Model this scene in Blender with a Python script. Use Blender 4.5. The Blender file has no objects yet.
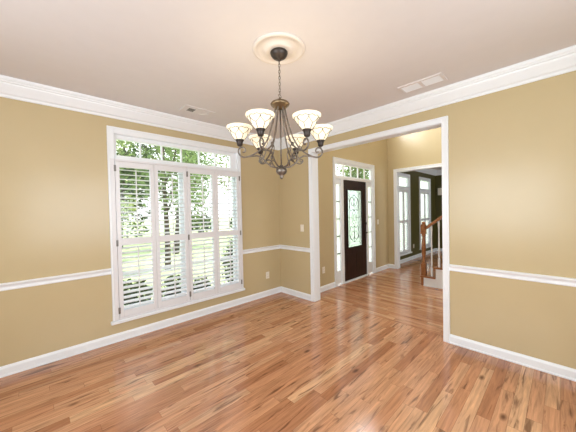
import bpy, bmesh, math, random
from mathutils import Vector, Matrix
PI = math.pi
S = bpy.context.scene
COL = S.collection
random.seed(7)

# ------------------------------------------------------------------ camera
FW = Vector((0.694, 0.720, -0.0187)); 
def cam_axes(yaw, p, r):
    fw = Vector((math.cos(yaw)*math.cos(p), math.sin(yaw)*math.cos(p), math.sin(p)))
    rt = Vector((math.sin(yaw), -math.cos(yaw), 0)); up = rt.cross(fw)
    return fw, math.cos(r)*rt + math.sin(r)*up, -math.sin(r)*rt + math.cos(r)*up
fw, rt, up = cam_axes(math.radians(46.0676), math.radians(-1.0722), math.radians(-1.1771))
cam = bpy.data.objects.new('camera', bpy.data.cameras.new('camera')); COL.objects.link(cam)
M = Matrix((rt, up, -fw)).transposed().to_4x4(); M.translation = Vector((-3.2382, -3.5837, 1.4694))
cam.matrix_world = M
cam.data.sensor_width = 36; cam.data.lens = 265.154*36/576; cam.data.clip_start = .02; cam.data.clip_end = 300
S.camera = cam

# ------------------------------------------------------------------ world, sun, daylight, fill lights, exposure
wd = bpy.data.worlds.new('sky'); S.world = wd; wd.use_nodes = True
bg = wd.node_tree.nodes['Background']; bg.inputs[0].default_value = (.93, .97, 1, 1); bg.inputs[1].default_value = 2.2
def lamp(name, kind, loc, direction, energy, color=(1, 1, 1), **kw):
    l = bpy.data.lights.new(name, kind); l.energy = energy; l.color = color
    for k, v in kw.items(): setattr(l, k, v)
    o = bpy.data.objects.new(name, l); COL.objects.link(o); o.location = loc
    if direction: o.rotation_euler = Vector(direction).to_track_quat('-Z', 'Y').to_euler()
    return o
lamp('sun', 'SUN', (0, 0, 20), (-.62, .16, -.77), 5.0, (1, .95, .86), angle=.01)
# area fills added to brighten the rooms, plus daylight from above the front door
lamp('rear_fill', 'AREA', (-2.3, -4.67, 1.6), (.05, 1, .0), 31, (.88, .95, 1), shape='RECTANGLE', size=2.2, size_y=1.5)  # fill added to light the dining room, set in an invented window opening
lamp('side_fill', 'AREA', (-4.67, -2.5, 1.6), (1, 0, 0.0), 41, (.86, .94, 1), shape='RECTANGLE', size=2.2, size_y=1.5)  # second added fill, in a made-up opening of the side wall
lamp('upper_window_daylight', 'AREA', (1.66, -.47, 4.0), (.1, -1, -.25), 115, (.93, .97, 1), shape='RECTANGLE', size=1.5, size_y=1.4)
lamp('living_room_fill', 'AREA', (5.0, -4.55, 1.5), (0, 1, 0), 38, (.95, .98, 1), shape='RECTANGLE', size=1.8, size_y=1.5)  # added fill before a windowless wall, lifts the olive room
lamp('stair_fill', 'AREA', (1.6, -5.35, 3.9), (0, 1, -.35), 45, (.93, .97, 1), shape='RECTANGLE', size=1.4, size_y=1.4)  # added foyer fill, the rear wall has no window here
S.view_settings.view_transform = 'Standard'; S.view_settings.look = 'None'
S.view_settings.gamma = 1; S.view_settings.use_curve_mapping = False
S.view_settings.exposure = 0.26
S.cycles.use_denoising = True
S.cycles.max_bounces = 10; S.cycles.diffuse_bounces = 6; S.cycles.transparent_max_bounces = 16

# ------------------------------------------------------------------ materials
def srgb(r, g, b):
    f = lambda c: (c/255/12.92 if c <= 10 else ((c/255+.055)/1.055)**2.4)
    return (f(r), f(g), f(b), 1)
def mat(name, color, rough=.5, metal=0, spec=.5, noise=0, nscale=8, bump=0, bscale=60):
    m = bpy.data.materials.new(name); m.use_nodes = True; nt = m.node_tree
    b = nt.nodes['Principled BSDF']
    b.inputs['Base Color'].default_value = color; b.inputs['Roughness'].default_value = rough
    b.inputs['Metallic'].default_value = metal; b.inputs['Specular IOR Level'].default_value = spec
    tc = nt.nodes.new('ShaderNodeTexCoord')
    if noise:
        n = nt.nodes.new('ShaderNodeTexNoise'); n.inputs['Scale'].default_value = nscale; n.inputs['Detail'].default_value = 4
        nt.links.new(tc.outputs['Object'], n.inputs['Vector'])
        r = nt.nodes.new('ShaderNodeValToRGB'); nt.links.new(n.outputs['Fac'], r.inputs[0])
        r.color_ramp.elements[0].position = .3; r.color_ramp.elements[1].position = .7
        r.color_ramp.elements[0].color = tuple(max(0, c*(1-noise)) for c in color[:3])+(1,)
        r.color_ramp.elements[1].color = tuple(min(1, c*(1+noise)) for c in color[:3])+(1,)
        nt.links.new(r.outputs[0], b.inputs['Base Color'])
    if bump:
        n = nt.nodes.new('ShaderNodeTexNoise'); n.inputs['Scale'].default_value = bscale; n.inputs['Detail'].default_value = 3
        nt.links.new(tc.outputs['Object'], n.inputs['Vector'])
        bp = nt.nodes.new('ShaderNodeBump'); bp.inputs['Strength'].default_value = bump; bp.inputs['Distance'].default_value = .002
        nt.links.new(n.outputs['Fac'], bp.inputs['Height']); nt.links.new(bp.outputs[0], b.inputs['Normal'])
    return m
def glass_mat(name, tint=(1, 1, 1, 1), rough=0.0, translucent=0.0, refl=1.0):
    m = bpy.data.materials.new(name); m.use_nodes = True; nt = m.node_tree; nt.nodes.clear()
    out = nt.nodes.new('ShaderNodeOutputMaterial'); tr = nt.nodes.new('ShaderNodeBsdfTransparent'); gl = nt.nodes.new('ShaderNodeBsdfGlossy')
    tr.inputs[0].default_value = tint; gl.inputs['Roughness'].default_value = rough
    lw = nt.nodes.new('ShaderNodeLayerWeight'); lw.inputs[0].default_value = .5
    pw = nt.nodes.new('ShaderNodeMath'); pw.operation = 'POWER'; pw.inputs[1].default_value = 5; nt.links.new(lw.outputs['Facing'], pw.inputs[0])
    fr = nt.nodes.new('ShaderNodeMath'); fr.operation = 'MULTIPLY_ADD'; fr.inputs[1].default_value = .9; fr.inputs[2].default_value = .03; nt.links.new(pw.outputs[0], fr.inputs[0])
    mx = nt.nodes.new('ShaderNodeMixShader'); nt.links.new(fr.outputs[0], mx.inputs[0])
    src = tr
    if translucent:
        t = nt.nodes.new('ShaderNodeBsdfTranslucent'); t.inputs[0].default_value = (.93, .96, .95, 1)
        m2 = nt.nodes.new('ShaderNodeMixShader'); m2.inputs[0].default_value = translucent
        n = nt.nodes.new('ShaderNodeTexNoise'); n.inputs['Scale'].default_value = 22
        mp = nt.nodes.new('ShaderNodeMapRange'); mp.inputs['From Min'].default_value = .3; mp.inputs['From Max'].default_value = .7
        mp.inputs['To Min'].default_value = translucent*.6; mp.inputs['To Max'].default_value = min(1, translucent*1.3)
        nt.links.new(n.outputs['Fac'], mp.inputs[0]); nt.links.new(mp.outputs[0], m2.inputs[0])
        nt.links.new(tr.outputs[0], m2.inputs[1]); nt.links.new(t.outputs[0], m2.inputs[2]); src = m2
    nt.links.new(src.outputs[0], mx.inputs[1]); nt.links.new(gl.outputs[0], mx.inputs[2]); nt.links.new(mx.outputs[0], out.inputs[0])
    return m

def floor_mat(name, along):
    """oak strip flooring; along = 'X' or 'Y' is the way the boards run"""
    m = bpy.data.materials.new(name); m.use_nodes = True; nt = m.node_tree; L = nt.links
    b = nt.nodes['Principled BSDF']
    def node(t, **kw):
        n = nt.nodes.new(t)
        for k, v in kw.items(): setattr(n, k, v)
        return n
    def math_(op, a, c=None, d=None):
        n = node('ShaderNodeMath', operation=op)
        for i, v in enumerate((a, c, d)):
            if v is None: continue
            if isinstance(v, (int, float)): n.inputs[i].default_value = v
            else: L.new(v, n.inputs[i])
        return n.outputs[0]
    def comb(x, y, z):
        n = node('ShaderNodeCombineXYZ')
        for i, v in enumerate((x, y, z)):
            if isinstance(v, (int, float)): n.inputs[i].default_value = v
            else: L.new(v, n.inputs[i])
        return n.outputs[0]
    tc = node('ShaderNodeTexCoord'); sp = node('ShaderNodeSeparateXYZ'); L.new(tc.outputs['Object'], sp.inputs[0])
    u, v = (sp.outputs[0], sp.outputs[1]) if along == 'X' else (sp.outputs[1], sp.outputs[0])
    W, LEN = .083, .78
    vs = math_('DIVIDE', v, W); row = math_('FLOOR', vs)
    wn = node('ShaderNodeTexWhiteNoise', noise_dimensions='1D'); L.new(row, wn.inputs['W'])
    us = math_('ADD', math_('DIVIDE', u, LEN), math_('MULTIPLY', wn.outputs['Value'], 9.7))
    # uneven board lengths
    us = math_('ADD', us, math_('MULTIPLY', math_('SINE', math_('MULTIPLY', us, 2.1)), .28))
    pl = math_('FLOOR', us)
    w2 = node('ShaderNodeTexWhiteNoise', noise_dimensions='2D'); L.new(comb(row, pl, 0), w2.inputs['Vector'])
    idv = w2.outputs['Value']
    ramp = node('ShaderNodeValToRGB'); L.new(idv, ramp.inputs[0])
    cr = ramp.color_ramp
    cols = [(0, srgb(172, 115, 80)), (.2, srgb(192, 135, 98)), (.5, srgb(201, 147, 109)), (.8, srgb(207, 155, 117)), (.94, srgb(216, 170, 130)), (1, srgb(180, 122, 86))]
    cr.elements[0].position, cr.elements[0].color = cols[0]; cr.elements[1].position, cr.elements[1].color = cols[-1]
    for p, c in cols[1:-1]:
        e = cr.elements.new(p); e.color = c
    # grain
    g = node('ShaderNodeTexNoise'); g.inputs['Scale'].default_value = 1; g.inputs['Detail'].default_value = 7; g.inputs['Roughness'].default_value = .62; g.inputs['Distortion'].default_value = .6
    L.new(comb(math_('MULTIPLY', u, 3.2), math_('MULTIPLY', v, 46), math_('MULTIPLY', idv, 40)), g.inputs['Vector'])
    gr = node('ShaderNodeMapRange'); gr.inputs['From Min'].default_value = .3; gr.inputs['From Max'].default_value = .72
    gr.inputs['To Min'].default_value = 1.16; gr.inputs['To Max'].default_value = .60; L.new(g.outputs['Fac'], gr.inputs[0])
    # dark mineral streaks and knots
    s = node('ShaderNodeTexNoise'); s.inputs['Scale'].default_value = 1; s.inputs['Detail'].default_value = 4; s.inputs['Distortion'].default_value = .9
    L.new(comb(math_('MULTIPLY', u, 3.0), math_('MULTIPLY', v, 27), math_('MULTIPLY', idv, 77)), s.inputs['Vector'])
    sr = node('ShaderNodeMapRange'); sr.inputs['From Min'].default_value = .57; sr.inputs['From Max'].default_value = .70
    sr.inputs['To Min'].default_value = 0; sr.inputs['To Max'].default_value = .75; L.new(s.outputs['Fac'], sr.inputs[0])
    vo = node('ShaderNodeTexVoronoi'); vo.inputs['Scale'].default_value = 1
    L.new(comb(math_('MULTIPLY', u, 1.7), math_('MULTIPLY', v, 3.8), 0), vo.inputs['Vector'])
    vr = node('ShaderNodeMapRange'); vr.inputs['From Min'].default_value = .03; vr.inputs['From Max'].default_value = .10
    vr.inputs['To Min'].default_value = .9; vr.inputs['To Max'].default_value = 0; L.new(vo.outputs['Distance'], vr.inputs[0])
    dark = math_('MAXIMUM', sr.outputs[0], vr.outputs[0])
    mulc = node('ShaderNodeVectorMath', operation='SCALE'); L.new(ramp.outputs[0], mulc.inputs[0]); L.new(gr.outputs[0], mulc.inputs['Scale'])
    mx = node('ShaderNodeMix', data_type='RGBA'); L.new(dark, mx.inputs['Factor']); L.new(mulc.outputs[0], mx.inputs['A'])
    mx.inputs['B'].default_value = srgb(84, 46, 26)
    # joints
    fv = math_('FRACT', vs); ev = math_('MINIMUM', fv, math_('SUBTRACT', 1, fv))
    fu = math_('FRACT', us); eu = math_('MINIMUM', fu, math_('SUBTRACT', 1, fu))
    joint = math_('MAXIMUM', math_('LESS_THAN', ev, .014), math_('LESS_THAN', eu, .0016))
    mj = node('ShaderNodeMix', data_type='RGBA'); L.new(math_('MULTIPLY', joint, .55), mj.inputs['Factor']); L.new(mx.outputs['Result'], mj.inputs['A'])
    mj.inputs['B'].default_value = srgb(92, 54, 32)
    L.new(mj.outputs['Result'], b.inputs['Base Color'])
    b.inputs['Roughness'].default_value = .15; b.inputs['Specular IOR Level'].default_value = .55
    bp = node('ShaderNodeBump'); bp.inputs['Strength'].default_value = .06; bp.inputs['Distance'].default_value = .001
    wv = node('ShaderNodeTexNoise'); wv.inputs['Scale'].default_value = 9; L.new(tc.outputs['Object'], wv.inputs['Vector'])
    L.new(math_('SUBTRACT', math_('MULTIPLY', wv.outputs['Fac'], 1.6), joint), bp.inputs['Height']); L.new(bp.outputs[0], b.inputs['Normal'])
    return m

def wood_mat(name, c1, c2, rough=.3, scale=(4, 30, 4)):
    m = mat(name, c1, rough); nt = m.node_tree; b = nt.nodes['Principled BSDF']
    tc = nt.nodes.new('ShaderNodeTexCoord'); mp = nt.nodes.new('ShaderNodeMapping'); mp.inputs['Scale'].default_value = scale
    n = nt.nodes.new('ShaderNodeTexNoise'); n.inputs['Scale'].default_value = 3; n.inputs['Detail'].default_value = 6; n.inputs['Distortion'].default_value = .8
    r = nt.nodes.new('ShaderNodeValToRGB'); r.color_ramp.elements[0].color = c1; r.color_ramp.elements[1].color = c2
    r.color_ramp.elements[0].position = .35; r.color_ramp.elements[1].position = .68
    nt.links.new(tc.outputs['Object'], mp.inputs[0]); nt.links.new(mp.outputs[0], n.inputs['Vector'])
    nt.links.new(n.outputs['Fac'], r.inputs[0]); nt.links.new(r.outputs[0], b.inputs['Base Color'])
    return m
def leaf_mat(name, c1, c2):
    m = bpy.data.materials.new(name); m.use_nodes = True; nt = m.node_tree; nt.nodes.clear()
    out = nt.nodes.new('ShaderNodeOutputMaterial'); d = nt.nodes.new('ShaderNodeBsdfDiffuse'); t = nt.nodes.new('ShaderNodeBsdfTranslucent')
    tc = nt.nodes.new('ShaderNodeTexCoord'); n = nt.nodes.new('ShaderNodeTexNoise'); n.inputs['Scale'].default_value = 5; n.inputs['Detail'].default_value = 5
    r = nt.nodes.new('ShaderNodeValToRGB'); r.color_ramp.elements[0].color = c1; r.color_ramp.elements[1].color = c2
    r.color_ramp.elements[0].position = .35; r.color_ramp.elements[1].position = .65
    mx = nt.nodes.new('ShaderNodeMixShader'); mx.inputs[0].default_value = .45
    nt.links.new(tc.outputs['Object'], n.inputs['Vector']); nt.links.new(n.outputs['Fac'], r.inputs[0])
    nt.links.new(r.outputs[0], d.inputs[0]); nt.links.new(r.outputs[0], t.inputs[0])
    nt.links.new(d.outputs[0], mx.inputs[1]); nt.links.new(t.outputs[0], mx.inputs[2]); nt.links.new(mx.outputs[0], out.inputs[0])
    return m
def shade_mat():
    m = mat('alabaster_glass', (.9, .84, .7, 1), .35); nt = m.node_tree; b = nt.nodes['Principled BSDF']
    b.inputs['Emission Color'].default_value = (1, .86, .58, 1)
    n = nt.nodes.new('ShaderNodeTexNoise'); n.inputs['Scale'].default_value = 9; n.inputs['Detail'].default_value = 4
    tc = nt.nodes.new('ShaderNodeTexCoord'); nt.links.new(tc.outputs['Object'], n.inputs['Vector'])
    r = nt.nodes.new('ShaderNodeMapRange'); r.inputs['To Min'].default_value = .30; r.inputs['To Max'].default_value = .50
    nt.links.new(n.outputs['Fac'], r.inputs[0]); nt.links.new(r.outputs[0], b.inputs['Emission Strength'])
    return m

MT = dict(
    wall=mat('khaki_paint', srgb(197, 180, 142), .24, noise=.015, nscale=3, bump=.08, bscale=180),
    green=mat('dark_olive_paint', srgb(84, 80, 34), .45, noise=.03, nscale=3),
    trim=mat('white_gloss_paint', srgb(239, 244, 249), .28, noise=.01),
    ceil=mat('ceiling_paint', srgb(222, 218, 218), .75, noise=.01, bump=.06, bscale=200),
    shut=mat('white_shutter_paint', srgb(230, 231, 235), .32, noise=.01),
    pewter=mat('pewter_metal', (.20, .175, .15, 1), .42, .75, noise=.35, nscale=30),
    brass=mat('aged_brass', (.19, .14, .085, 1), .38, .8, noise=.2, nscale=20),
    dark=mat('dark_bronze', (.055, .045, .04, 1), .4, .6, noise=.2),
    steel=mat('hinge_steel', (.28, .27, .26, 1), .4, .8, noise=.1),
    lead=mat('lead_came', (.16, .16, .15, 1), .5, .5, noise=.1),
    plastic=mat('white_plastic', srgb(236, 230, 216), .35, noise=.01),
    slot=mat('dark_slot', (.05, .045, .04, 1), .6, noise=.1),
    duct=mat('grey_duct_metal', (.22, .20, .19, 1), .5, .3, noise=.15),
    door=wood_mat('dark_mahogany', srgb(30, 12, 9), srgb(52, 24, 18), .3, (14, 14, 1.2)),
    oak=wood_mat('golden_oak', srgb(128, 80, 44), srgb(170, 114, 68), .3, (6, 6, 30)),
    bark=mat('tree_bark', srgb(70, 62, 56), .9, noise=.35, nscale=14, bump=.6, bscale=20),
    leaf=leaf_mat('mid_green_leaves', srgb(82, 106, 66), srgb(146, 168, 112)),
    leaf2=leaf_mat('dark_green_leaves', srgb(46, 60, 40), srgb(90, 112, 72)),
    leaf3=leaf_mat('yellow_green_leaves', srgb(116, 138, 80), srgb(184, 196, 138)),
    grass=mat('lawn_grass', srgb(170, 190, 142), .9, noise=.25, nscale=1.2, bump=.5, bscale=30),
    mulch=mat('bark_mulch', srgb(70, 56, 46), .95, noise=.4, nscale=12),
    concrete=mat('porch_concrete', srgb(190, 184, 174), .8, noise=.08, nscale=5),
    leaf4=leaf_mat('shrub_leaves', srgb(36, 48, 32), srgb(74, 92, 58)), plaster=mat('medallion_plaster', srgb(224, 217, 210), .6, noise=.01),
    glass=glass_mat('window_glass'), leaded=glass_mat('leaded_glass', (.74, .83, .81, 1), .1, .5),
    frosted=glass_mat('bright_glass', (.98, .99, .99, 1), .05, .6),
    shade=shade_mat(), floorX=floor_mat('oak_strip_floor', 'X'), floorY=floor_mat('oak_strip_floor_foyer', 'Y'),
)

# ------------------------------------------------------------------ mesh helpers
def box(bm, x0, x1, y0, y1, z0, z1):
    x0, x1 = min(x0, x1), max(x0, x1); y0, y1 = min(y0, y1), max(y0, y1); z0, z1 = min(z0, z1), max(z0, z1)
    v = [bm.verts.new(p) for p in ((x0, y0, z0), (x1, y0, z0), (x1, y1, z0), (x0, y1, z0), (x0, y0, z1), (x1, y0, z1), (x1, y1, z1), (x0, y1, z1))]
    for f in ((3, 2, 1, 0), (4, 5, 6, 7), (0, 1, 5, 4), (1, 2, 6, 5), (2, 3, 7, 6), (3, 0, 4, 7)): bm.faces.new([v[i] for i in f])
    return v
def quad(bm, pts): return bm.faces.new([bm.verts.new(p) for p in pts])
def lathe(bm, prof, c=(0, 0, 0), n=28, caps=True):
    rings = []
    for r, z in prof:
        rings.append([bm.verts.new((c[0]+r*math.cos(2*PI*i/n), c[1]+r*math.sin(2*PI*i/n), c[2]+z)) for i in range(n)])
    for a, b in zip(rings, rings[1:]):
        for i in range(n):
            f = bm.faces.new((a[i], a[(i+1) % n], b[(i+1) % n], b[i])); f.smooth = True
    if caps:
        bm.faces.new(rings[0][::-1]); bm.faces.new(rings[-1])
def smooth_path(pts, k=6):
    P = [Vector(p) for p in pts]
    if len(P) < 3: return P
    out = []
    for i in range(len(P)-1):
        p0 = P[max(i-1, 0)]; p1 = P[i]; p2 = P[i+1]; p3 = P[min(i+2, len(P)-1)]
        for j in range(k):
            t = j/k
            out.append(.5*((2*p1)+(p2-p0)*t+(2*p0-5*p1+4*p2-p3)*t*t+(3*p1-p0-3*p2+p3)*t**3))
    out.append(P[-1]); return out
def tube(bm, pts, r, n=8, closed=False):
    P = [Vector(p) for p in pts]; rings = []; N = len(P)
    ref = None
    for i, p in enumerate(P):
        if closed: t = P[(i+1) % N]-P[i-1]
        else: t = P[min(i+1, N-1)]-P[max(i-1, 0)]
        t.normalize()
        if ref is None:
            ref = t.orthogonal().normalized()
        ref = (ref - t*ref.dot(t)).normalized(); b = t.cross(ref)
        rr = r[i] if isinstance(r, (list, tuple)) else r
        rings.append([bm.verts.new(p+rr*(math.cos(2*PI*k/n)*ref+math.sin(2*PI*k/n)*b)) for k in range(n)])
    for a, b in list(zip(rings, rings[1:])) + ([(rings[-1], rings[0])] if closed else []):
        for k in range(n):
            f = bm.faces.new((a[k], a[(k+1) % n], b[(k+1) % n], b[k])); f.smooth = True
    if not closed:
        bm.faces.new(rings[0][::-1]); bm.faces.new(rings[-1])
def molding(bm, path, prof):
    """prof: closed polygon of (offset to the right of the path, z)"""
    P = [Vector(p) for p in path]; n = len(P); rings = []
    for i in range(n):
        ns = []
        for a, b in ((i-1, i), (i, i+1)):
            if a >= 0 and b < n:
                d = (P[b]-P[a]).normalized(); ns.append(Vector((d.y, -d.x)))
        if len(ns) == 2:
            m = (ns[0]+ns[1]).normalized(); m = m/m.dot(ns[0])
        else: m = ns[0]
        rings.append([bm.verts.new((P[i].x+m.x*o, P[i].y+m.y*o, z)) for o, z in prof])
    k = len(prof)
    for a, b in zip(rings, rings[1:]):
        for j in range(k): bm.faces.new((a[j], a[(j+1) % k], b[(j+1) % k], b[j]))
    bm.faces.new(rings[0]); bm.faces.new(rings[-1][::-1])
def obj(name, bm, m, parent=None, bevel=0, loc=None):
    bmesh.ops.recalc_face_normals(bm, faces=bm.faces[:])
    me = bpy.data.meshes.new(name); bm.to_mesh(me); bm.free()
    me.materials.append(m)
    o = bpy.data.objects.new(name, me); COL.objects.link(o)
    if parent: o.parent = parent
    if loc: o.location = loc
    if bevel:
        md = o.modifiers.new('Bevel', 'BEVEL'); md.width = bevel; md.segments = 2; md.limit_method = 'ANGLE'
    return o
def B(): return bmesh.new()
def boxes(name, lst, m, parent=None, bevel=0, loc=None):
    bm = B()
    for b in lst: box(bm, *b)
    return obj(name, bm, m, parent, bevel, loc)
def empty(name, loc=(0, 0, 0), rz=0):
    o = bpy.data.objects.new(name, None); COL.objects.link(o); o.location = loc; o.rotation_euler = (0, 0, rz); o.empty_display_size = .1
    return o
def tag(o, label, cat, group=None):
    o['label'] = label; o['category'] = cat
    if group: o['group'] = group
    return o
def struct(o, label=None):
    o['kind'] = 'structure'
    if label: o['label'] = label
    return o

def copy_tree(o, parent=None):
    c = o.copy(); COL.objects.link(c)
    if parent: c.parent = parent
    for ch in list(o.children): copy_tree(ch, c)
    return c

# ------------------------------------------------------------------ room shell
H = 2.74; XW, YR = -4.6, -4.6          # unseen side and rear walls
HF = 5.2                                # two-storey foyer
struct(boxes('floor', [(XW, 0, YR, 0, -.12, 0), (0, .12, -2.675, -.8, -.12, 0)], MT['floorX']))
struct(boxes('floor_foyer', [(.12, 3.16, -5.4, -.55, -.12, 0)], MT['floorY']))
struct(boxes('floor_living', [(3.16, 3.28, -1.87, -.77, -.12, 0), (3.28, 6.7, YR, -.55, -.12, 0)], MT['floorY']))
struct(boxes('ceiling', [(XW-.12, .06, YR-.12, .16, H, H+.1)], MT['ceil']))
struct(boxes('ceiling_foyer', [(0, 3.28, -5.52, -.4, HF, HF+.1)], MT['ceil']))
struct(boxes('ceiling_living', [(3.22, 6.82, YR-.12, -.4, H, H+.1)], MT['ceil']))

def wall_x(name, y0, y1, x0, x1, z1, holes, m):     # wall running along x; holes = (xa, xb, za, zb)
    lst = []; xs = x0
    for xa, xb, za, zb in sorted(holes):
        if xa > xs: lst.append((xs, xa, y0, y1, 0, z1))
        if za > 0: lst.append((xa, xb, y0, y1, 0, za))
        if zb < z1: lst.append((xa, xb, y0, y1, zb, z1))
        xs = max(xs, xb)
    if xs < x1: lst.append((xs, x1, y0, y1, 0, z1))
    return struct(boxes(name, lst, m))
def wall_y(name, x0, x1, y0, y1, z1, holes, m):
    lst = []; ys = y0
    for ya, yb, za, zb in sorted(holes):
        if ya > ys: lst.append((x0, x1, ys, ya, 0, z1))
        if za > 0: lst.append((x0, x1, ya, yb, 0, za))
        if zb < z1: lst.append((x0, x1, ya, yb, zb, z1))
        ys = yb
    if ys < y1: lst.append((x0, x1, ys, y1, 0, z1))
    return struct(boxes(name, lst, m))
WX0, WX1, WZ0, WZ1 = -2.563, -.854, .25, 2.42          # dining window opening
wall_x('wall_left', 0, .16, XW, 0, H, [(WX0, WX1, WZ0, WZ1)], MT['wall'])
wall_y('wall_right', 0, .12, YR, .16, HF, [(-2.675, -.80, 0, 2.395)], MT['wall'])
wall_x('wall_rear', YR-.12, YR, XW, 0, H, [(-3.4, -1.2, .85, 2.35)], MT['wall'])  # opening invented to let the rear fill in
wall_y('wall_side', XW-.12, XW, YR-.12, .16, H, [(-3.6, -1.4, .85, 2.35)], MT['wall'])  # opening invented for the side fill
# foyer
DX0, DX1, DZ1 = .94, 2.39, 2.41
o = B()
for b in ((.12, DX0, -.55, -.48, 0, HF), (DX1, 3.28, -.55, -.48, 0, HF), (DX0, DX1, -.55, -.48, DZ1, 3.3), (DX0, DX1, -.55, -.48, 4.7, HF)): box(o, *b)
struct(obj('wall_foyer_front', o, MT['wall']))
wall_y('wall_foyer_far', 3.16, 3.22, -5.4, -.55, HF, [(-1.87, -.77, 0, 2.37)], MT['wall'])
wall_x('wall_foyer_rear', -5.52, -5.4, 0, 3.28, HF, [], MT['wall'])
wall_x('wall_foyer_left', -5.4, -4.72, .0, .12, HF, [], MT['wall'])
# living room
LW = [(3.74, 4.46, .24, 2.36), (5.28, 6.14, .24, 2.36)]
wall_x('wall_living_front', -.55, -.48, 3.28, 6.82, H, LW, MT['green'])
wall_y('wall_living_far', 6.7, 6.82, YR, -.55, H, [], MT['green'])
wall_y('wall_living_near', 3.22, 3.28, -5.4, -.55, H, [(-1.87, -.77, 0, 2.37)], MT['green'])
wall_x('wall_living_rear', YR-.12, YR, 3.28, 6.82, H, [], MT['green'])

# ------------------------------------------------------------------ trim
CROWN = [(0, 2.572), (.012, 2.572), (.015, 2.580), (.015, 2.594), (.022, 2.602), (.030, 2.606), (.042, 2.628), (.058, 2.655), (.070, 2.676),
         (.074, 2.690), (.084, 2.694), (.086, 2.704), (.096, 2.714), (.099, 2.722), (.099, 2.74), (0, 2.74)]
BASE = [(0, 0), (.022, 0), (.022, .012), (.016, .018), (.016, .074), (.012, .084), (.006, .092), (0, .096)]
RAIL = [(0, .789), (.010, .789), (.014, .800), (.010, .806), (.010, .822), (.016, .832), (.026, .842), (.028, .852), (.020, .859), (0, .859)]
def trim(name, path, prof, m=None):
    bm = B(); molding(bm, path, prof); return struct(obj(name, bm, m or MT['trim']))
trim('trim_1', [(XW, 0), (0, 0), (0, YR)], CROWN)                     # crown
trim('baseboard_left', [(XW, 0), (0, 0), (0, -.745)], BASE)
trim('baseboard_right', [(0, -2.727), (0, YR)], BASE)
trim('trim_2', [(XW, 0), (-2.61, 0)], RAIL)                           # chair rails
trim('trim_3', [(-.832, 0), (0, 0), (0, -.745)], RAIL)
trim('trim_4', [(0, -2.727), (0, YR)], RAIL)
trim('baseboard_foyer', [(.12, -.55), (.885, -.55)], BASE)
trim('baseboard_foyer_far', [(2.445, -.55), (3.16, -.55), (3.16, -.70)], BASE)
trim('baseboard_living', [(3.28, -.55), (6.7, -.55), (6.7, YR)], BASE)
trim('trim_5', [(3.28, -.55), (6.7, -.55), (6.7, YR)], CROWN)

def cased_opening(name, axis_x0, axis_x1, y0, y1, z1, cw, th=.02):
    """lining and casings of an opening in a wall running along y between x0 and x1; clear y0..y1, head z1"""
    bm = B(); j = .012
    box(bm, axis_x0, axis_x1, y0-j, y0, 0, z1+j); box(bm, axis_x0, axis_x1, y1, y1+j, 0, z1+j); box(bm, axis_x0, axis_x1, y0, y1, z1, z1+j)
    for xa, xb in ((axis_x0-th, axis_x0), (axis_x1, axis_x1+th)):
        box(bm, xa, xb, y0-cw, y0-.004, 0, z1+cw); box(bm, xa, xb, y1+.004, y1+cw, 0, z1+cw); box(bm, xa, xb, y0-.004, y1+.004, z1+.004, z1+cw)
        # raised outer bead
        e = -.006 if xa < axis_x0 else .006
        xo = xa if e < 0 else xb
        box(bm, xo, xo+e, y0-cw, y0-cw+.018, 0, z1+cw); box(bm, xo, xo+e, y1+cw-.018, y1+cw, 0, z1+cw); box(bm, xo, xo+e, y0-cw+.018, y1+cw-.018, z1+cw-.018, z1+cw)
    return struct(obj(name, bm, MT['trim'], bevel=.003))
cased_opening('trim_6', 0, .12, -2.663, -.812, 2.385, .068)
cased_opening('trim_7', 3.16, 3.28, -1.858, -.782, 2.358, .075)

# ------------------------------------------------------------------ dining room window
win = struct(empty('window_1', ((WX0+WX1)/2, 0, WZ0)), 'wide white twin window with a six pane transom')
wo = Vector((-(WX0+WX1)/2, 0, -WZ0))
def wpart(name, lst, m, parent=win, bevel=.003, off=wo): return boxes(name, lst, m, parent, bevel, off)
wpart('casing', [(-2.61, -2.545, -.022, 0, .25, 2.474), (-.872, -.832, -.022, 0, .25, 2.474), (-2.545, -.872, -.022, 0, 2.402, 2.474),
                 (-2.61, -2.592, -.03, -.022, .25, 2.474), (-.85, -.832, -.03, -.022, .25, 2.474), (-2.592, -.85, -.03, -.022, 2.452, 2.474)], MT['trim'])
wpart('sill', [(-2.63, -.815, -.05, .02, .215, .248)], MT['trim'], bevel=.006)
wpart('jamb', [(WX0, WX0+.03, 0, .15, WZ0, WZ1), (WX1-.03, WX1, 0, .15, WZ0, WZ1), (WX0+.03, WX1-.03, 0, .15, WZ1-.02, WZ1), (WX0+.03, WX1-.03, .03, .15, WZ0, WZ0+.03)], MT['trim'])
wpart('transom_frame', [(WX0+.03, WX1-.03, -.012, .09, 2.105, 2.155), (WX0+.03, -2.512, .03, .08, 2.155, 2.4), (-.985, WX1-.03, .03, .08, 2.155, 2.4), (-2.512, -.985, .03, .08, 2.352, 2.4)], MT['trim'])
mx = [(-2.256+.254*i) for i in range(5)]
wpart('transom_muntin', [(x-.010, x+.010, .04, .066, 2.155, 2.352) for x in mx], MT['trim'])
wpart('transom_glass', [(-2.512, -.985, .051, .055, 2.155, 2.352)], MT['glass'], bevel=0)
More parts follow.
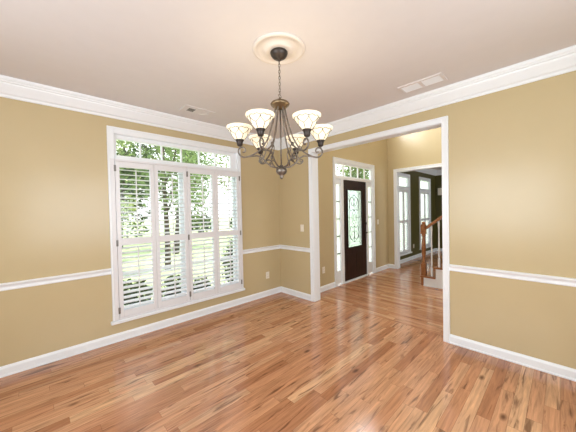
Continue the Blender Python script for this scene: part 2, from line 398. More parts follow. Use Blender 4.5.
for xa, xb in ((WX0+.03, -1.735), (-1.683, WX1-.03)):
    wpart('sash', [(xa, xa+.04, .08, .12, .28, 2.10), (xb-.04, xb, .08, .12, .28, 2.10), (xa+.04, xb-.04, .08, .12, .28, .35), (xa+.04, xb-.04, .08, .12, 2.05, 2.10), (xa+.04, xb-.04, .07, .12, 1.13, 1.18)], MT['trim'])
    xm = (xa+xb)/2
    wpart('muntin', [(xm-.009, xm+.009, .09, .11, .35, 1.13), (xm-.009, xm+.009, .09, .11, 1.18, 2.05), (xa+.04, xm-.009, .09, .11, 1.60, 1.618), (xm+.009, xb-.04, .09, .11, 1.60, 1.618), (xa+.04, xm-.009, .09, .11, .73, .748), (xm+.009, xb-.04, .09, .11, .73, .748)], MT['trim'], bevel=0)
    wpart('pane', [(xa+.04, xb-.04, .099, .102, .35, 2.05)], MT['glass'], bevel=0)
wpart('mullion', [(-1.735, -1.683, .07, .14, .25, 2.105)], MT['trim'])

# plantation shutters: four hinged panels in a frame
sf = boxes('shutter_frame', [(-2.592, -2.548, -.034, -.004, .255, 2.108), (-.869, -.836, -.034, -.004, .255, 2.108), (-2.548, -.869, -.034, -.004, 2.085, 2.108), (-2.548, -.869, -.034, -.004, .248, .268)], MT['shut'], bevel=.003)
tag(sf, 'white shutter frame fixed round the inside of the big window', 'shutter frame')
TILT = math.radians(15)
def louvers(bm, x0, x1, z0, z1, n, tilt, wdt=.064, th=.009, y=-.018):
    p = (z1-z0)/n
    for i in range(n):
        zc = z0+p*(i+.5)
        prof = [(-wdt/2, 0), (-wdt*.3, th*.42), (0, th/2), (wdt*.3, th*.42), (wdt/2, 0), (wdt*.3, -th*.42), (0, -th/2), (-wdt*.3, -th*.42)]
        ca, sa = math.cos(tilt), math.sin(tilt)
        pr = [(y+a*ca-b*sa, zc+a*sa+b*ca) for a, b in prof]
        r0 = [bm.verts.new((x0, a, b)) for a, b in pr]; r1 = [bm.verts.new((x1, a, b)) for a, b in pr]
        for j in range(8): bm.faces.new((r0[j], r0[(j+1) % 8], r1[(j+1) % 8], r1[j]))
        bm.faces.new(r0); bm.faces.new(r1[::-1])
PX = [-2.546, -2.1275, -1.709, -1.2895, -.871]
SLAB = ['leftmost white plantation shutter panel, hinged at the left window edge',
        'second white plantation shutter panel from the left end, trunks seen through it',
        'third white plantation shutter panel from the left, right of the middle hinges',
        'white plantation shutter panel nearest the room corner and chandelier']
for i in range(4):
    xa, xb = PX[i]+.002, PX[i+1]-.002
    hinge_left = i in (0, 2)
    root = empty('plantation_shutter', (xa if i % 2 == 0 else xb, -.018, .27))
    tag(root, SLAB[i], 'shutter', 'shutter panels of the big window')
    off = Vector((-root.location.x, .018, -.27))
    la, lb = xa+.044, xb-.046
    boxes('panel_frame', [(xa, la, -.032, -.004, .27, 2.083), (lb, xb, -.032, -.004, .27, 2.083), (la, lb, -.032, -.004, .27, .352), (la, lb, -.032, -.004, 1.108, 1.192), (la, lb, -.032, -.004, 2.017, 2.083)], MT['shut'], root, .003, off)
    for z0, z1, n in ((.354, 1.106, 13), (1.194, 2.015, 15)):
        bm = B(); louvers(bm, la, lb, z0, z1, n, TILT); obj('louver_bank', bm, MT['shut'], root, loc=off)
        xm = (la+lb)/2
        boxes('tilt_rod', [(xm-.006, xm+.006, -.062, -.050, z0+.03, z1-.02)], MT['shut'], root, .002, off)
    if i != 1:
        hx = {0: xa-.002, 2: xa-.002, 3: xb+.002}[i]
        for z in (.36, 1.14, 2.0):
            hw = .011
            bm = B(); box(bm, hx-hw, hx+hw, -.039, -.0345, z-.035, z+.035)
            tube(bm, [(hx, -.041, z-.036), (hx, -.041, z+.036)], .004)
            obj('hinge', bm, MT['steel'], root, loc=off)

# ------------------------------------------------------------------ front door with sidelights and transom
dr = struct(empty('door_1', (1.665, -.55, 0)), 'dark front door with sidelights and transom in a white frame')
do = Vector((-1.665, .55, 0))
def dpart(name, lst, m, parent=dr, bevel=.003, off=do): return boxes(name, lst, m, parent, bevel, off)
dpart('casing', [(.885, .955, -.572, -.55, 0, 2.478), (2.375, 2.445, -.572, -.55, 0, 2.478), (.955, 2.375, -.572, -.55, 2.40, 2.478), (.885, .90, -.58, -.572, 0, 2.478), (2.43, 2.445, -.58, -.572, 0, 2.478), (.90, 2.43, -.58, -.572, 2.46, 2.478)], MT['trim'])
dpart('frame', [(.94, .968, -.55, -.48, 0, 2.41), (2.362, 2.39, -.55, -.48, 0, 2.41), (.968, 2.362, -.55, -.48, 2.385, 2.41), (.968, 2.362, -.565, -.50, 2.072, 2.125),
                (1.135, 1.22, -.56, -.505, 0, 2.072), (2.105, 2.175, -.56, -.505, 0, 2.072)], MT['trim'])
dpart('threshold', [(1.22, 2.105, -.575, -.48, .0, .028)], MT['trim'])
tz = (2.14, 2.37)
dpart('transom_sash', [(.968, .985, -.545, -.515, 2.125, 2.385), (2.345, 2.362, -.545, -.515, 2.125, 2.385), (.985, 2.345, -.545, -.515, 2.125, 2.145), (.985, 2.345, -.545, -.515, 2.365, 2.385)]
      + [(.985+.272*i-.016, .985+.272*i+.016, -.54, -.52, 2.145, 2.365) for i in range(1, 5)], MT['trim'], bevel=0)
dpart('transom_glass', [(.985, 2.345, -.531, -.528, 2.145, 2.365)], MT['glass'], bevel=0)
for xa, xb in ((.968, 1.135), (2.175, 2.362)):
    sl = dpart('sidelight', [(xa, xa+.022, -.545, -.51, .03, 2.072), (xb-.022, xb, -.545, -.51, .03, 2.072), (xa+.022, xb-.022, -.545, -.51, .03, .275), (xa+.022, xb-.022, -.545, -.51, 1.975, 2.072), (xa+.03, xb-.03, -.552, -.545, .08, .23)], MT['trim'])
    dpart('sidelight_glass', [(xa+.022, xb-.022, -.531, -.528, .275, 1.975)], MT['frosted'], sl, 0, None)
    dpart('muntin', [(xa+.022, xb-.022, -.538, -.520, z-.011, z+.011) for z in (.615, .955, 1.295, 1.635)], MT['lead'], sl, 0, None)  # dark colour paints in the backlit look of these muntins
# the slab with its oval-patterned leaded light
lx0, lx1, lz0, lz1 = 1.365, 1.925, .685, 1.885
sx0, sx1 = 1.225, 2.10
sb = dpart('door_slab', [(sx0, lx0, -.545, -.5, .03, 2.07), (lx1, sx1, -.545, -.5, .03, 2.07), (lx0, lx1, -.545, -.5, .03, lz0), (lx0, lx1, -.545, -.5, lz1, 2.07),
                         (lx0-.012, lx0+.018, -.556, -.545, lz0-.012, lz1+.012), (lx1-.018, lx1+.012, -.556, -.545, lz0-.012, lz1+.012), (lx0+.018, lx1-.018, -.556, -.545, lz0-.012, lz0+.018), (lx0+.018, lx1-.018, -.556, -.545, lz1-.018, lz1+.012),
                         (1.33, 1.64, -.551, -.545, .16, .56), (1.67, 1.97, -.551, -.545, .16, .56)], MT['door'])
dpart('leaded_glass', [(lx0, lx1, -.525, -.520, lz0, lz1)], MT['leaded'], sb, 0, None)
bm = B(); y = -.527; cx, cz = (lx0+lx1)/2, (lz0+lz1)/2
def lead(pts, r=.0046, closed=False): tube(bm, [(p[0], y, p[1]) for p in pts], r, 5, closed)
def ell(a, b, c, d, n=28): return [(a+c*math.cos(2*PI*k/n), b+d*math.sin(2*PI*k/n)) for k in range(n)]
for ins in (.045, .10):
    lead([(lx0+ins, lz0+ins), (lx1-ins, lz0+ins), (lx1-ins, lz1-ins), (lx0+ins, lz1-ins)], closed=True)
lead(ell(cx, cz+.02, .085, .14), closed=True); lead(ell(cx, cz+.02, .04, .075), closed=True)
for s in (-1, 1):
    for q_ in (-1, 1):
        sp = []
        for k in range(40):
            t = k/39; a = t*2.2*PI; r = .115*(1-t*.8)
            sp.append((cx+s*(.07+.0*t) + s*r*math.cos(a)*.9, cz+q_*(.33) + q_*r*math.sin(a)*1.2))
        lead(sp)
        lead([(p.x, p.z) for p in smooth_path([(cx, 0, cz+q_*.15), (cx+s*.06, 0, cz+q_*.2), (cx+s*.13, 0, cz+q_*.16), (cx+s*.17, 0, cz+q_*.3), (cx+s*.12, 0, cz+q_*.42), (cx, 0, cz+q_*.5)])])
        lead([(cx+s*.18, cz+q_*.5), (lx1-.045 if s > 0 else lx0+.045, cz+q_*.555)])
    lead([(cx, cz+s*.16), (cx, cz+s*.5)])
    lead([(cx+s*.085, cz+.02), (cx+s*.235, cz+.02)])
obj('lead_came', bm, MT['lead'], sb)
bm = B(); box(bm, 2.038, 2.078, -.553, -.545, .84, 1.02)
tube(bm, smooth_path([(2.058, -.553, .96), (2.058, -.59, .96), (2.035, -.597, .955), (1.96, -.597, .95)]), .009)
obj('handle', bm, MT['dark'], sb)
bm = B(); tube(bm, [(2.058, -.545, 1.16), (2.058, -.565, 1.16)], .028, 16); box(bm, 2.052, 2.064, -.578, -.565, 1.14, 1.18)
obj('deadbolt', bm, MT['dark'], sb)
for z in (.28, 1.05, 1.85):
    bm = B(); tube(bm, [(1.221, -.553, z-.05), (1.221, -.553, z+.05)], .007); obj('hinge', bm, MT['steel'], sb)

# upper foyer window over the door
uw = struct(empty('window_2', (1.665, -.475, 3.3)))
uo = Vector((-1.665, .475, -3.3))
boxes('frame', [(.94, 1.0, -.54, -.482, 3.3, 4.7), (2.33, 2.39, -.54, -.482, 3.3, 4.7), (1.0, 2.33, -.54, -.482, 3.3, 3.36), (1.0, 2.33, -.54, -.482, 4.64, 4.7), (1.65, 1.68, -.52, -.49, 3.36, 4.64)], MT['trim'], uw, .003, uo)
boxes('pane', [(1.0, 2.33, -.51, -.507, 3.36, 4.64)], MT['glass'], uw, 0, uo)

# ------------------------------------------------------------------ living room windows and their shutters
LL = ['white shuttered window next to the cased opening', 'white shuttered window behind the stair newel post']
SH = ['backlit white shutters on the living room window next to the opening', 'backlit white shutters on the living room window behind the newel post']
for k, (xa, xb, za, zb) in enumerate(LW):
    wn = struct(empty('window_%d' % (k+3), ((xa+xb)/2, -.55, za)), LL[k])
    of = Vector((-(xa+xb)/2, .55, -za))
    boxes('casing', [(xa-.06, xa+.01, -.57, -.55, za, zb+.07), (xb-.01, xb+.06, -.57, -.55, za, zb+.07), (xa+.01, xb-.01, -.57, -.55, zb-.01, zb+.07)], MT['trim'], wn, .003, of)
    boxes('sill', [(xa-.08, xb+.08, -.60, -.53, za-.035, za)], MT['trim'], wn, .004, of)
    boxes('jamb', [(xa, xa+.03, -.55, -.482, za, zb), (xb-.03, xb, -.55, -.482, za, zb), (xa+.03, xb-.03, -.55, -.482, zb-.03, zb), (xa+.03, xb-.03, -.565, -.482, 1.985, 2.075)], MT['trim'], wn, .003, of)
    boxes('sash', [(xa+.03, xa+.06, -.51, -.49, za, 1.985), (xb-.06, xb-.03, -.51, -.49, za, 1.985), (xa+.06, xb-.06, -.51, -.49, za, za+.05), (xa+.06, xb-.06, -.51, -.49, 1.10, 1.14)], MT['trim'], wn, 0, of)
    boxes('pane', [(xa+.03, xb-.03, -.502, -.499, za, 1.985)], MT['frosted'], wn, 0, of)
    boxes('transom_pane', [(xa+.03, xb-.03, -.502, -.499, 2.075, zb-.03)], MT['frosted'], wn, 0, of)
    xm = (xa+xb)/2
    sh = empty('window_shutter', (xm, -.54, za)); tag(sh, SH[k], 'shutter', 'living room shutters')
    o2 = Vector((-xm, .54, -za))
    for pa, pb in ((xa+.034, xm-.002), (xm+.002, xb-.034)):
        pn = boxes('panel', [(pa, pa+.045, -.552, -.528, za+.005, 1.98), (pb-.045, pb, -.552, -.528, za+.005, 1.98), (pa+.045, pb-.045, -.552, -.528, za+.005, za+.08), (pa+.045, pb-.045, -.552, -.528, 1.08, 1.155), (pa+.045, pb-.045, -.552, -.528, 1.92, 1.98)], MT['shut'], sh, .002, o2)
        for z0, z1, nn in ((za+.08, 1.08, 13), (1.155, 1.92, 12)):
            bm = B(); louvers(bm, pa+.045, pb-.045, z0, z1, nn, math.radians(5), y=-.54); obj('louver_bank', bm, MT['shut'], pn)

# ------------------------------------------------------------------ staircase
st = empty('staircase', (2.1, -1.69, 0)); tag(st, 'white and oak staircase rising behind the right wall of the foyer', 'staircase')
so = Vector((-2.1, 1.69, 0))
RISE, RUN, NS = .19, .25, 14
SX0, SX1 = 2.1, 3.14
for i in range(NS):
    y0 = -1.705-RUN*i; zt = RISE*(i+1)
    rs = boxes('riser', [(SX0-.027, SX1, y0-RUN, y0-(.04 if i == 0 else 0), 0 if i == 0 else zt-RISE-.2, zt-.03)], MT['trim'], st, .002, so)
    bm = B(); box(bm, SX0-.055, SX1, y0-RUN-.0, y0+(.02 if i == 0 else .03), zt-.03, zt); obj('tread', bm, MT['oak'], st, .008, so)
bm = B(); molding(bm, [(SX0-.027, -1.705-RUN*1.0), (SX0-.027, -1.745)], [(-.0, 0), (-.012, 0), (-.012, .02), (0, .02)]); obj('shoe_trim', bm, MT['trim'], st, loc=so)
# newel
nx, ny = 2.125, -1.735
bm = B(); a = .042
box(bm, nx-a, nx+a, ny-a, ny+a, 0, .42); box(bm, nx-a, nx+a, ny-a, ny+a, .98, 1.15)
lathe(bm, [(.042, .42), (.030, .435), (.040, .455), (.026, .475), (.024, .50), (.036, .60), (.039, .70), (.034, .80), (.026, .90), (.024, .93), (.040, .945), (.030, .96), (.042, .98)], (nx, ny, 0), 20)
lathe(bm, [(.048, 1.15), (.048, 1.162), (.025, 1.168), (.032, 1.18), (.034, 1.192), (.028, 1.205), (.012, 1.214), (.002, 1.216)], (nx, ny, 0), 20)
obj('newel_post', bm, MT['oak'], st, .003, so)
sl = RISE/RUN
hz = lambda y_: 1.112+(ny-a-y_)*sl
bm = B()
ya, yb = ny-a, -1.705-RUN*NS
pr = [(-.030, 0), (.030, 0), (.034, .018), (.026, .034), (.030, .045), (.018, .060), (-.018, .060), (-.030, .045), (-.026, .034), (-.034, .018)]
r0 = [bm.verts.new((nx+p, ya, hz(ya)-.05+q_)) for p, q_ in pr]; r1 = [bm.verts.new((nx+p, yb, hz(yb)-.05+q_)) for p, q_ in pr]
for j in range(len(pr)): bm.faces.new((r0[j], r0[(j+1) % len(pr)], r1[(j+1) % len(pr)], r1[j]))
bm.faces.new(r0); bm.faces.new(r1[::-1]); obj('handrail', bm, MT['oak'], st, loc=so)
for i in range(NS):
    for dy in ((.17,) if i == 0 else (.045, .17)):
        yy = -1.705-RUN*i-dy; zt = RISE*(i+1); top = hz(yy)-.05
        bm = B(); box(bm, nx-.016, nx+.016, yy-.016, yy+.016, zt, zt+.16); box(bm, nx-.013, nx+.013, yy-.013, yy+.013, top-.1, top+.012)
        lathe(bm, [(.016, zt+.16), (.011, zt+.18), (.015, zt+.2), (.013, zt+.4), (.010, top-.2), (.013, top-.1)], (nx, yy, 0), 10)
        obj('baluster', bm, MT['trim'], st, loc=so)

# ------------------------------------------------------------------ chandelier
CXY = Vector((-1.810, -2.037)); 
ch = empty('chandelier', (CXY.x, CXY.y, H)); tag(ch, 'six-light pewter chandelier with lit cream glass shades hanging from the ceiling', 'chandelier')
cz0 = -H
DZ = dict(arm=.02, bottom_hub=-.006, top_hub=.012)
def cobj(name, bm, m, parent=ch, bevel=0):
    o = obj(name, bm, m, parent, bevel)
    if parent is ch: o.location = (0, 0, cz0+DZ.get(name, 0))
    return o
md = obj('ceiling_medallion', (lambda b: (lathe(b, [(.05, 0), (.205, 0), (.206, -.008), (.196, -.016), (.180, -.017), (.172, -.010), (.145, -.009), (.112, -.010), (.104, -.020), (.094, -.024), (.084, -.022), (.05, -.024)], (0, 0, 0), 56), b)[1])(B()), MT['plaster'])
md.location = (CXY.x, CXY.y, H); tag(md, 'round white plaster ceiling medallion above the chandelier', 'ceiling medallion')
bm = B(); lathe(bm, [(.066, 2.716), (.069, 2.706), (.065, 2.694), (.056, 2.680), (.038, 2.667), (.014, 2.661), (.010, 2.648), (.004, 2.644)], n=32); cobj('canopy', bm, MT['dark'])
# chain
zt, zb = 2.650, 2.384; nl = 11; pit = (zt-zb)/nl
for i in range(nl):
    zc = zt-pit*(i+.5); a = (i % 2)*PI/2+.4; pts = []
    for k in range(14):
        t = 2*PI*k/14; px_ = .0075*math.cos(t); pz = (pit*.5+.004)*math.sin(t)
        pts.append((px_*math.cos(a), px_*math.sin(a), zc+pz))
    bm = B(); tube(bm, pts, .0024, 6, True); cobj('chain_link', bm, MT['pewter'])
bm = B(); tube(bm, [(.013*math.cos(t), .013*math.sin(t)*.6, 2.374+.016*math.sin(t)*1.0) for t in [2*PI*k/16 for k in range(16)]], .003, 6, True); cobj('loop', bm, MT['pewter'])
bm = B(); lathe(bm, [(.008, 2.352), (.012, 2.340), (.018, 2.334), (.046, 2.324), (.068, 2.312), (.076, 2.300), (.070, 2.288), (.060, 2.284), (.052, 2.272), (.030, 2.262), (.010, 2.258)], n=32); cobj('top_hub', bm, MT['brass'])
bm = B(); tube(bm, [(0, 0, 2.27), (0, 0, 1.80)], .006); cobj('centre_rod', bm, MT['pewter'])
bm = B(); lathe(bm, [(.006, 1.842), (.014, 1.838), (.018, 1.826), (.026, 1.818), (.042, 1.808), (.045, 1.792), (.038, 1.776), (.024, 1.764), (.012, 1.758), (.016, 1.748), (.012, 1.736), (.004, 1.728)], n=24); cobj('bottom_hub', bm, MT['pewter'])
yaw = math.radians(46.0676); hx = Vector((math.cos(yaw), math.sin(yaw))); rx = Vector((hx.y, -hx.x))
SR = .320
def spiral(c, r0, r1, a0, turns, n=26):
    return [(c[0]+(r0+(r1-r0)*k/(n-1))*math.cos(a0+2*PI*turns*k/(n-1)), 0, c[1]+(r0+(r1-r0)*k/(n-1))*math.sin(a0+2*PI*turns*k/(n-1))) for k in range(n)]
first = None
for deg in (-156, 144, -96, 84, -36, 24):
    a = math.radians(deg); d = math.cos(a)*hx+math.sin(a)*rx; ang = math.atan2(d.y, d.x)
    if first is None:
        bm = B()
        # long rod from the top hub to the scroll under the cup
        rod = smooth_path([(.034, 0, 2.285), (.046, 0, 2.21), (.066, 0, 2.13), (.094, 0, 2.04), (.135, 0, 1.965), (.175, 0, 1.924), (.225, 0, 1.893), (.272, 0, 1.877), (.300, 0, 1.877), (.325, 0, 1.895), (.333, 0, 1.922), (.322, 0, 1.945), (.302, 0, 1.952), (.284, 0, 1.942), (.279, 0, 1.925), (.289, 0, 1.914), (.300, 0, 1.918)])
        tube(bm, rod, .0062)
        # lower branch from the bottom hub
        tube(bm, smooth_path([(.025, 0, 1.795), (.07, 0, 1.800), (.117, 0, 1.833), (.142, 0, 1.863), (.18, 0, 1.885), (.222, 0, 1.884), (.27, 0, 1.878)]), .0058)
        # stem to the cup
        tube(bm, [(.318, 0, 1.946), (.315, 0, 1.965)], .007)
        arm = cobj('arm', bm, MT['pewter'])
        bm = B()
        tube(bm, smooth_path([(.142, 0, 1.865), (.128, 0, 1.895), (.120, 0, 1.925), (.135, 0, 1.948)], 5)[:-1] + [Vector(p) for p in spiral((.152, 1.945), .018, .004, PI*.95, -1.2)], .0042, 6)
        tube(bm, smooth_path([(.117, 0, 1.833), (.150, 0, 1.822), (.172, 0, 1.838)], 5)[:-1] + [Vector(p) for p in spiral((.160, 1.846), .015, .004, -.3, 1.2)], .0042, 6)
        obj('scroll', bm, MT['pewter'], arm)
        bm = B(); lathe(bm, [(.006, 1.958), (.012, 1.960), (.021, 1.966), (.023, 1.985), (.027, 1.998), (.033, 2.004), (.034, 2.010), (.02, 2.012)], (SR, 0, 0), 24); obj('cup', bm, MT['dark'], arm)
        SP = [(.028, 2.006), (.042, 2.020), (.055, 2.038), (.066, 2.056), (.076, 2.074), (.084, 2.084), (.093, 2.092), (.099, 2.101), (.099, 2.110)]
        inner = [(r-.004, z) for r, z in SP[::-1]]
        bm = B(); lathe(bm, SP+inner, (SR, 0, 0), 36, False); sh = obj('shade', bm, MT['shade'], arm)
        # thin leaded petal lines on the shade
        bm = B()
        def rad(z):
            for (ra, za), (rb, zb_) in zip(SP, SP[1:]):
                if za <= z <= zb_: return ra+(rb-ra)*(z-za)/(zb_-za)
            return SP[-1][0]
        def sp_pt(th, z): r = rad(z)+.0012; return (SR+r*math.cos(th), r*math.sin(th), z)
        for k in range(6):
            t0 = k*PI/3
            tube(bm, [sp_pt(t0, 2.012+.032*j/6) for j in range(7)], .0022, 5)
            for s in (-1, 1):
                tube(bm, smooth_path([sp_pt(t0, 2.044), sp_pt(t0+s*.30, 2.056), sp_pt(t0+s*.48, 2.070), sp_pt(t0+s*.52, 2.082)], 4), .0018, 5)
                tube(bm, smooth_path([sp_pt(t0+s*.52, 2.082), sp_pt(t0+s*.25, 2.088), sp_pt(t0, 2.083)], 4), .0018, 5)
        obj('shade_lines', bm, MT['dark'], sh)
        bm = B(); lathe(bm, [(.010, 2.012), (.012, 2.025), (.024, 2.045), (.026, 2.06), (.018, 2.076), (.004, 2.082)], (SR, 0, 0), 16)
        bmat = mat('lit_bulb', (1, .95, .85, 1), .4); bmat.node_tree.nodes['Principled BSDF'].inputs['Emission Color'].default_value = (1, .8, .5, 1); bmat.node_tree.nodes['Principled BSDF'].inputs['Emission Strength'].default_value = 3
        obj('bulb', bm, bmat, arm)
        first = arm; arm.rotation_euler = (0, 0, ang)
    else:
        arm = copy_tree(first, ch); arm.rotation_euler = (0, 0, ang)
    lp = lamp('chandelier_light', 'POINT', (SR*math.cos(ang), SR*math.sin(ang), 2.135-H), None, .42, (1, .86, .66), shadow_soft_size=.03); lp.parent = ch

# ------------------------------------------------------------------ plates, vents, small fittings
def plate(name, label, cat, wall, a, z, kind):
    """wall: ('y', const) faces -y, ('x', const) faces -x"""
    ax, c = wall
    root = empty(name, (a, c, z) if ax == 'y' else (c, a, z), 0 if ax == 'y' else -PI/2); tag(root, label, cat)
    boxes('cover_plate', [(-.036, .036, -.007, 0, -.058, .058)], MT['plastic'], root, .003)
    if kind == 'outlet':
        for dz in (-.024, .024):
            f = boxes('receptacle', [(-.017, .017, -.010, -.0065, dz-.015, dz+.015)], MT['plastic'], root, .003)
            boxes('slot', [(-.009, -.006, -.0106, -.0095, dz-.004, dz+.006), (.006, .009, -.0106, -.0095, dz-.004, dz+.006), (-.002, .002, -.0106, -.0095, dz-.011, dz-.007)], MT['slot'], f)
    else:
        bm = B(); box(bm, -.006, .006, -.016, -.006, -.006, .014); obj('toggle', bm, MT['plastic'], root, .001)
        for dz in (-.042, .042): boxes('screw', [(-.003, .003, -.008, -.0065, dz-.003, dz+.003)], MT['steel'], root)
plate('electrical_outlet', 'white wall outlet under the chair rail between window and room corner', 'outlet', ('y', 0), -.312, .358, 'outlet')
plate('light_switch', 'white toggle switch plate beside the wide cased opening, above the chair rail', 'light switch', ('x', 0), -.56, 1.18, 'switch')
plate('electrical_outlet', 'white wall outlet in the foyer left of the front door', 'outlet', ('y', -.55), .555, .38, 'outlet')
plate('light_switch', 'white switch plate in the foyer right of the front door', 'light switch', ('y', -.55), 2.62, 1.17, 'switch')
plate('electrical_outlet', 'pale outlet on the dark olive wall between the two far windows', 'outlet', ('y', -.55), 4.76, .37, 'outlet')

v = empty('ceiling_vent', (-1.72, -.415, H)); tag(v, 'ceiling vent near the window with one dark grille half', 'ceiling vent')
bm = B(); L_, W_ = .19, .115
for b in ((-L_, L_, -W_, -W_+.06, -.010, 0), (-L_, L_, W_-.06, W_, -.010, 0), (-L_, -L_+.065, -W_+.06, W_-.06, -.010, 0), (L_-.065, L_, -W_+.06, W_-.06, -.010, 0), (-.04, .04, -W_+.06, W_-.06, -.010, 0)): box(bm, *b)
obj('vent_frame', bm, MT['ceil'], v, .002)
for s, m, tl in ((-1, MT['duct'], .2), (1, MT['ceil'], .9)):
    bm = B(); xa, xb = (-.125, -.04) if s < 0 else (.04, .125)
    for k in range(5):
        x = xa+(xb-xa)*(k+.5)/5
        quad(bm, [(x-.007, -.055, -.002), (x-.007, .055, -.002), (x+.007, .055, -.008), (x+.007, -.055, -.008)])
    box(bm, xa, xb, -.055, .055, -.0015, -.0005)
    g = obj('grille', bm, m, v)
    if s < 0: g['label'] = 'dark grey grille half'
v = empty('ceiling_vent', (-.348, -2.585, H)); tag(v, 'white two-panel ceiling vent beside the crown moulding over the opening', 'ceiling vent')
bm = B(); W_, L_ = .10, .21
for b in ((-W_, -W_+.028, -L_, L_, -.012, 0), (W_-.028, W_, -L_, L_, -.012, 0), (-W_+.028, W_-.028, -L_, -L_+.028, -.012, 0), (-W_+.028, W_-.028, L_-.028, L_, -.012, 0), (-W_+.028, W_-.028, -.014, .014, -.012, 0)): box(bm, *b)
obj('vent_frame', bm, MT['ceil'], v, .002)
for ya, yb in ((-.182, -.014), (.014, .182)):
    bm = B(); box(bm, -.072, .072, ya, yb, -.0015, -.0005)
    for k in range(10):
        x = -.072+.144*(k+.5)/10
        quad(bm, [(x-.007, ya, -.003), (x+.007, ya, -.010), (x+.007, yb, -.010), (x-.007, yb, -.003)])
    obj('grille', bm, MT['trim'], v)

wb = boxes('wall_box', [(6.63, 6.7, -.84, -.645, 1.90, 2.14)], MT['plastic'], None, .006)
tag(wb, 'small white box mounted high on the dark olive wall', 'wall box')

# ------------------------------------------------------------------ outdoors
GZ = -.42
bm = B(); quad(bm, [(-60, .16, GZ), (80, .16, GZ), (80, 90, GZ), (-60, 90, GZ)]); struct(obj('ground', bm, MT['grass']))
struct(boxes('porch_floor', [(.3, 6.6, -.4, 1.6, GZ, -.06)], MT['concrete']))
def leaf_cloud(bm, c, rx_, ry_, rz_, n, size, rnd):
    for _ in range(n):
        while True:
            p = Vector((rnd.uniform(-1, 1), rnd.uniform(-1, 1), rnd.uniform(-1, 1)))
            if .25 < p.length < 1: break
        p = Vector((c[0]+p.x*rx_, c[1]+p.y*ry_, c[2]+p.z*rz_))
        u_ = Vector((rnd.gauss(0, 1), rnd.gauss(0, 1), rnd.gauss(0, .6))).normalized(); w_ = u_.orthogonal().normalized()
        w_ = (Matrix.Rotation(rnd.uniform(0, 6.28), 3, u_) @ w_)
        s = size*rnd.uniform(.6, 1.3)
        quad(bm, [p-u_*s, p+w_*s*.45, p+u_*s, p-w_*s*.45])
def tree(label, x, y_, h, r, tr, leaf, seed, z0=1.0, lean=(0, 0), n=1500, size=.12, group='garden trees'):
    rnd = random.Random(seed)
    root = empty('tree', (x, y_, GZ)); tag(root, label, 'tree', group)
    bm = B(); pts = [(lean[0]*t + .05*math.sin(t*5+seed), lean[1]*t, h*.8*t) for t in [k/8 for k in range(9)]]
    tube(bm, pts, [tr*(1.15-.75*k/8) for k in range(9)], 10)
    for k in range(6):
        t = .35+.1*k; b0 = Vector((lean[0]*t, lean[1]*t, h*.8*t)); an = rnd.uniform(0, 6.28)
        tube(bm, [b0, b0+Vector((math.cos(an)*r*.4, math.sin(an)*r*.4, h*.08)), b0+Vector((math.cos(an)*r*.75, math.sin(an)*r*.75, h*.2))], [tr*.45, tr*.3, tr*.12], 6)
    obj('trunk', bm, MT['bark'], root)
    bm = B()
    for k in range(9):
        an = rnd.uniform(0, 6.28); q_ = rnd.uniform(.1, .75)
        c = (lean[0]*.8+math.cos(an)*r*q_, lean[1]*.8+math.sin(an)*r*q_, z0-GZ+rnd.uniform(0, 1)*(h-z0))
        leaf_cloud(bm, c, r*.5, r*.5, h*.16, n//9, size, rnd)
    obj('foliage', bm, leaf, root)
def shrub(label, x, y_, r, h, leaf, seed, n=900, size=.07, group='foundation shrubs'):
    rnd = random.Random(seed); root = empty('shrub', (x, y_, GZ)); tag(root, label, 'shrub', group)
    bm = B(); leaf_cloud(bm, (0, 0, h*.55), r, r, h*.5, n, size, rnd); obj('foliage', bm, leaf, root)
    bm = B()
    for k in range(4):
        an = k*1.57+.3; tube(bm, [(0, 0, -.01), (math.cos(an)*r*.4, math.sin(an)*r*.4, h*.6)], [.015, .006], 5)
    obj('stem', bm, MT['bark'], root)
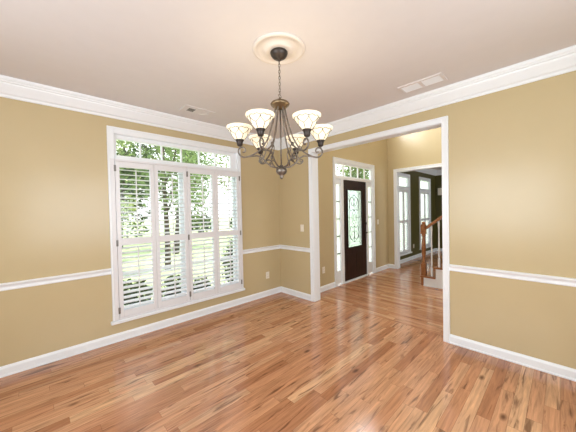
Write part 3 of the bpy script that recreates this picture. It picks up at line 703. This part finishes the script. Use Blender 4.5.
tree('straight slim tree on the lawn seen through the left shutters', -.10, 5.5, 6.5, 1.35, .085, MT['leaf'], 1, 2.0, (.05, 0), 2200, .085)
tree('leaning slim tree on the lawn seen through the second shutter panel', 1.5, 9.0, 7.2, 1.3, .13, MT['leaf'], 2, 2.2, (.9, .1), 1900, .10)
tree('leafy tree at the left edge of the view through the window', -2.1, 7.0, 5.5, 1.4, .07, MT['leaf3'], 3, .2, (0, 0), 3200, .085)
tree('bushy dark tree behind the slim trunks on the lawn', .2, 13.2, 7.0, 2.2, .12, MT['leaf2'], 4, 1.0, (.3, 0), 3400, .13)
tree('pale leafy tree far across the lawn, seen through the third shutter panel', 4.9, 15.5, 10.0, 2.2, .14, MT['leaf'], 5, 1.2, (0, 0), 3600, .12)
tree('leafy tree across the lawn seen through the right shutter panel', 5.9, 9.6, 8.4, 1.7, .12, MT['leaf3'], 6, 1.0, (0, 0), 3400, .11)
tree('broad tree far back on the left of the lawn', -5.8, 15.0, 7.5, 3.0, .15, MT['leaf2'], 7, .8, (0, 0), 3000, .13)
tree('tall pale tree at the back of the garden', 1.2, 22.0, 9.5, 3.0, .16, MT['leaf3'], 8, 1.2, (0, 0), 4200, .16)
tree('green tree by the street, seen in the transom over the front door', 12.5, 5.9, 6.5, 1.8, .12, MT['leaf'], 9, 2.6, (0, 0), 2200, .12)
shrub('low dark shrub under the left end of the window', -2.14, 1.25, .40, .80, MT['leaf4'], 21, 1100, .05)
shrub('low dark shrub under the second shutter panel', -1.44, 1.3, .25, .76, MT['leaf4'], 22, 700, .05)
shrub('low dark shrub under the third shutter panel', -.96, 1.2, .20, .66, MT['leaf4'], 23, 500, .05)
shrub('taller dark shrub under the right end of the window', .02, 1.5, .33, 1.25, MT['leaf4'], 24, 1100, .05)
for k, (x, y_, lb) in enumerate(((-.4, 17.4, 'clipped dark hedge bush at the back left of the lawn'), (10.2, 15.5, 'clipped hedge bush far right across the lawn'), (7.9, 19.6, 'hedge bush at the back right of the lawn'))):
    shrub(lb, x, y_, 1.5, 1.7, MT['leaf2'], 40+k, 900, .16, 'hedge bushes at the back of the lawn')
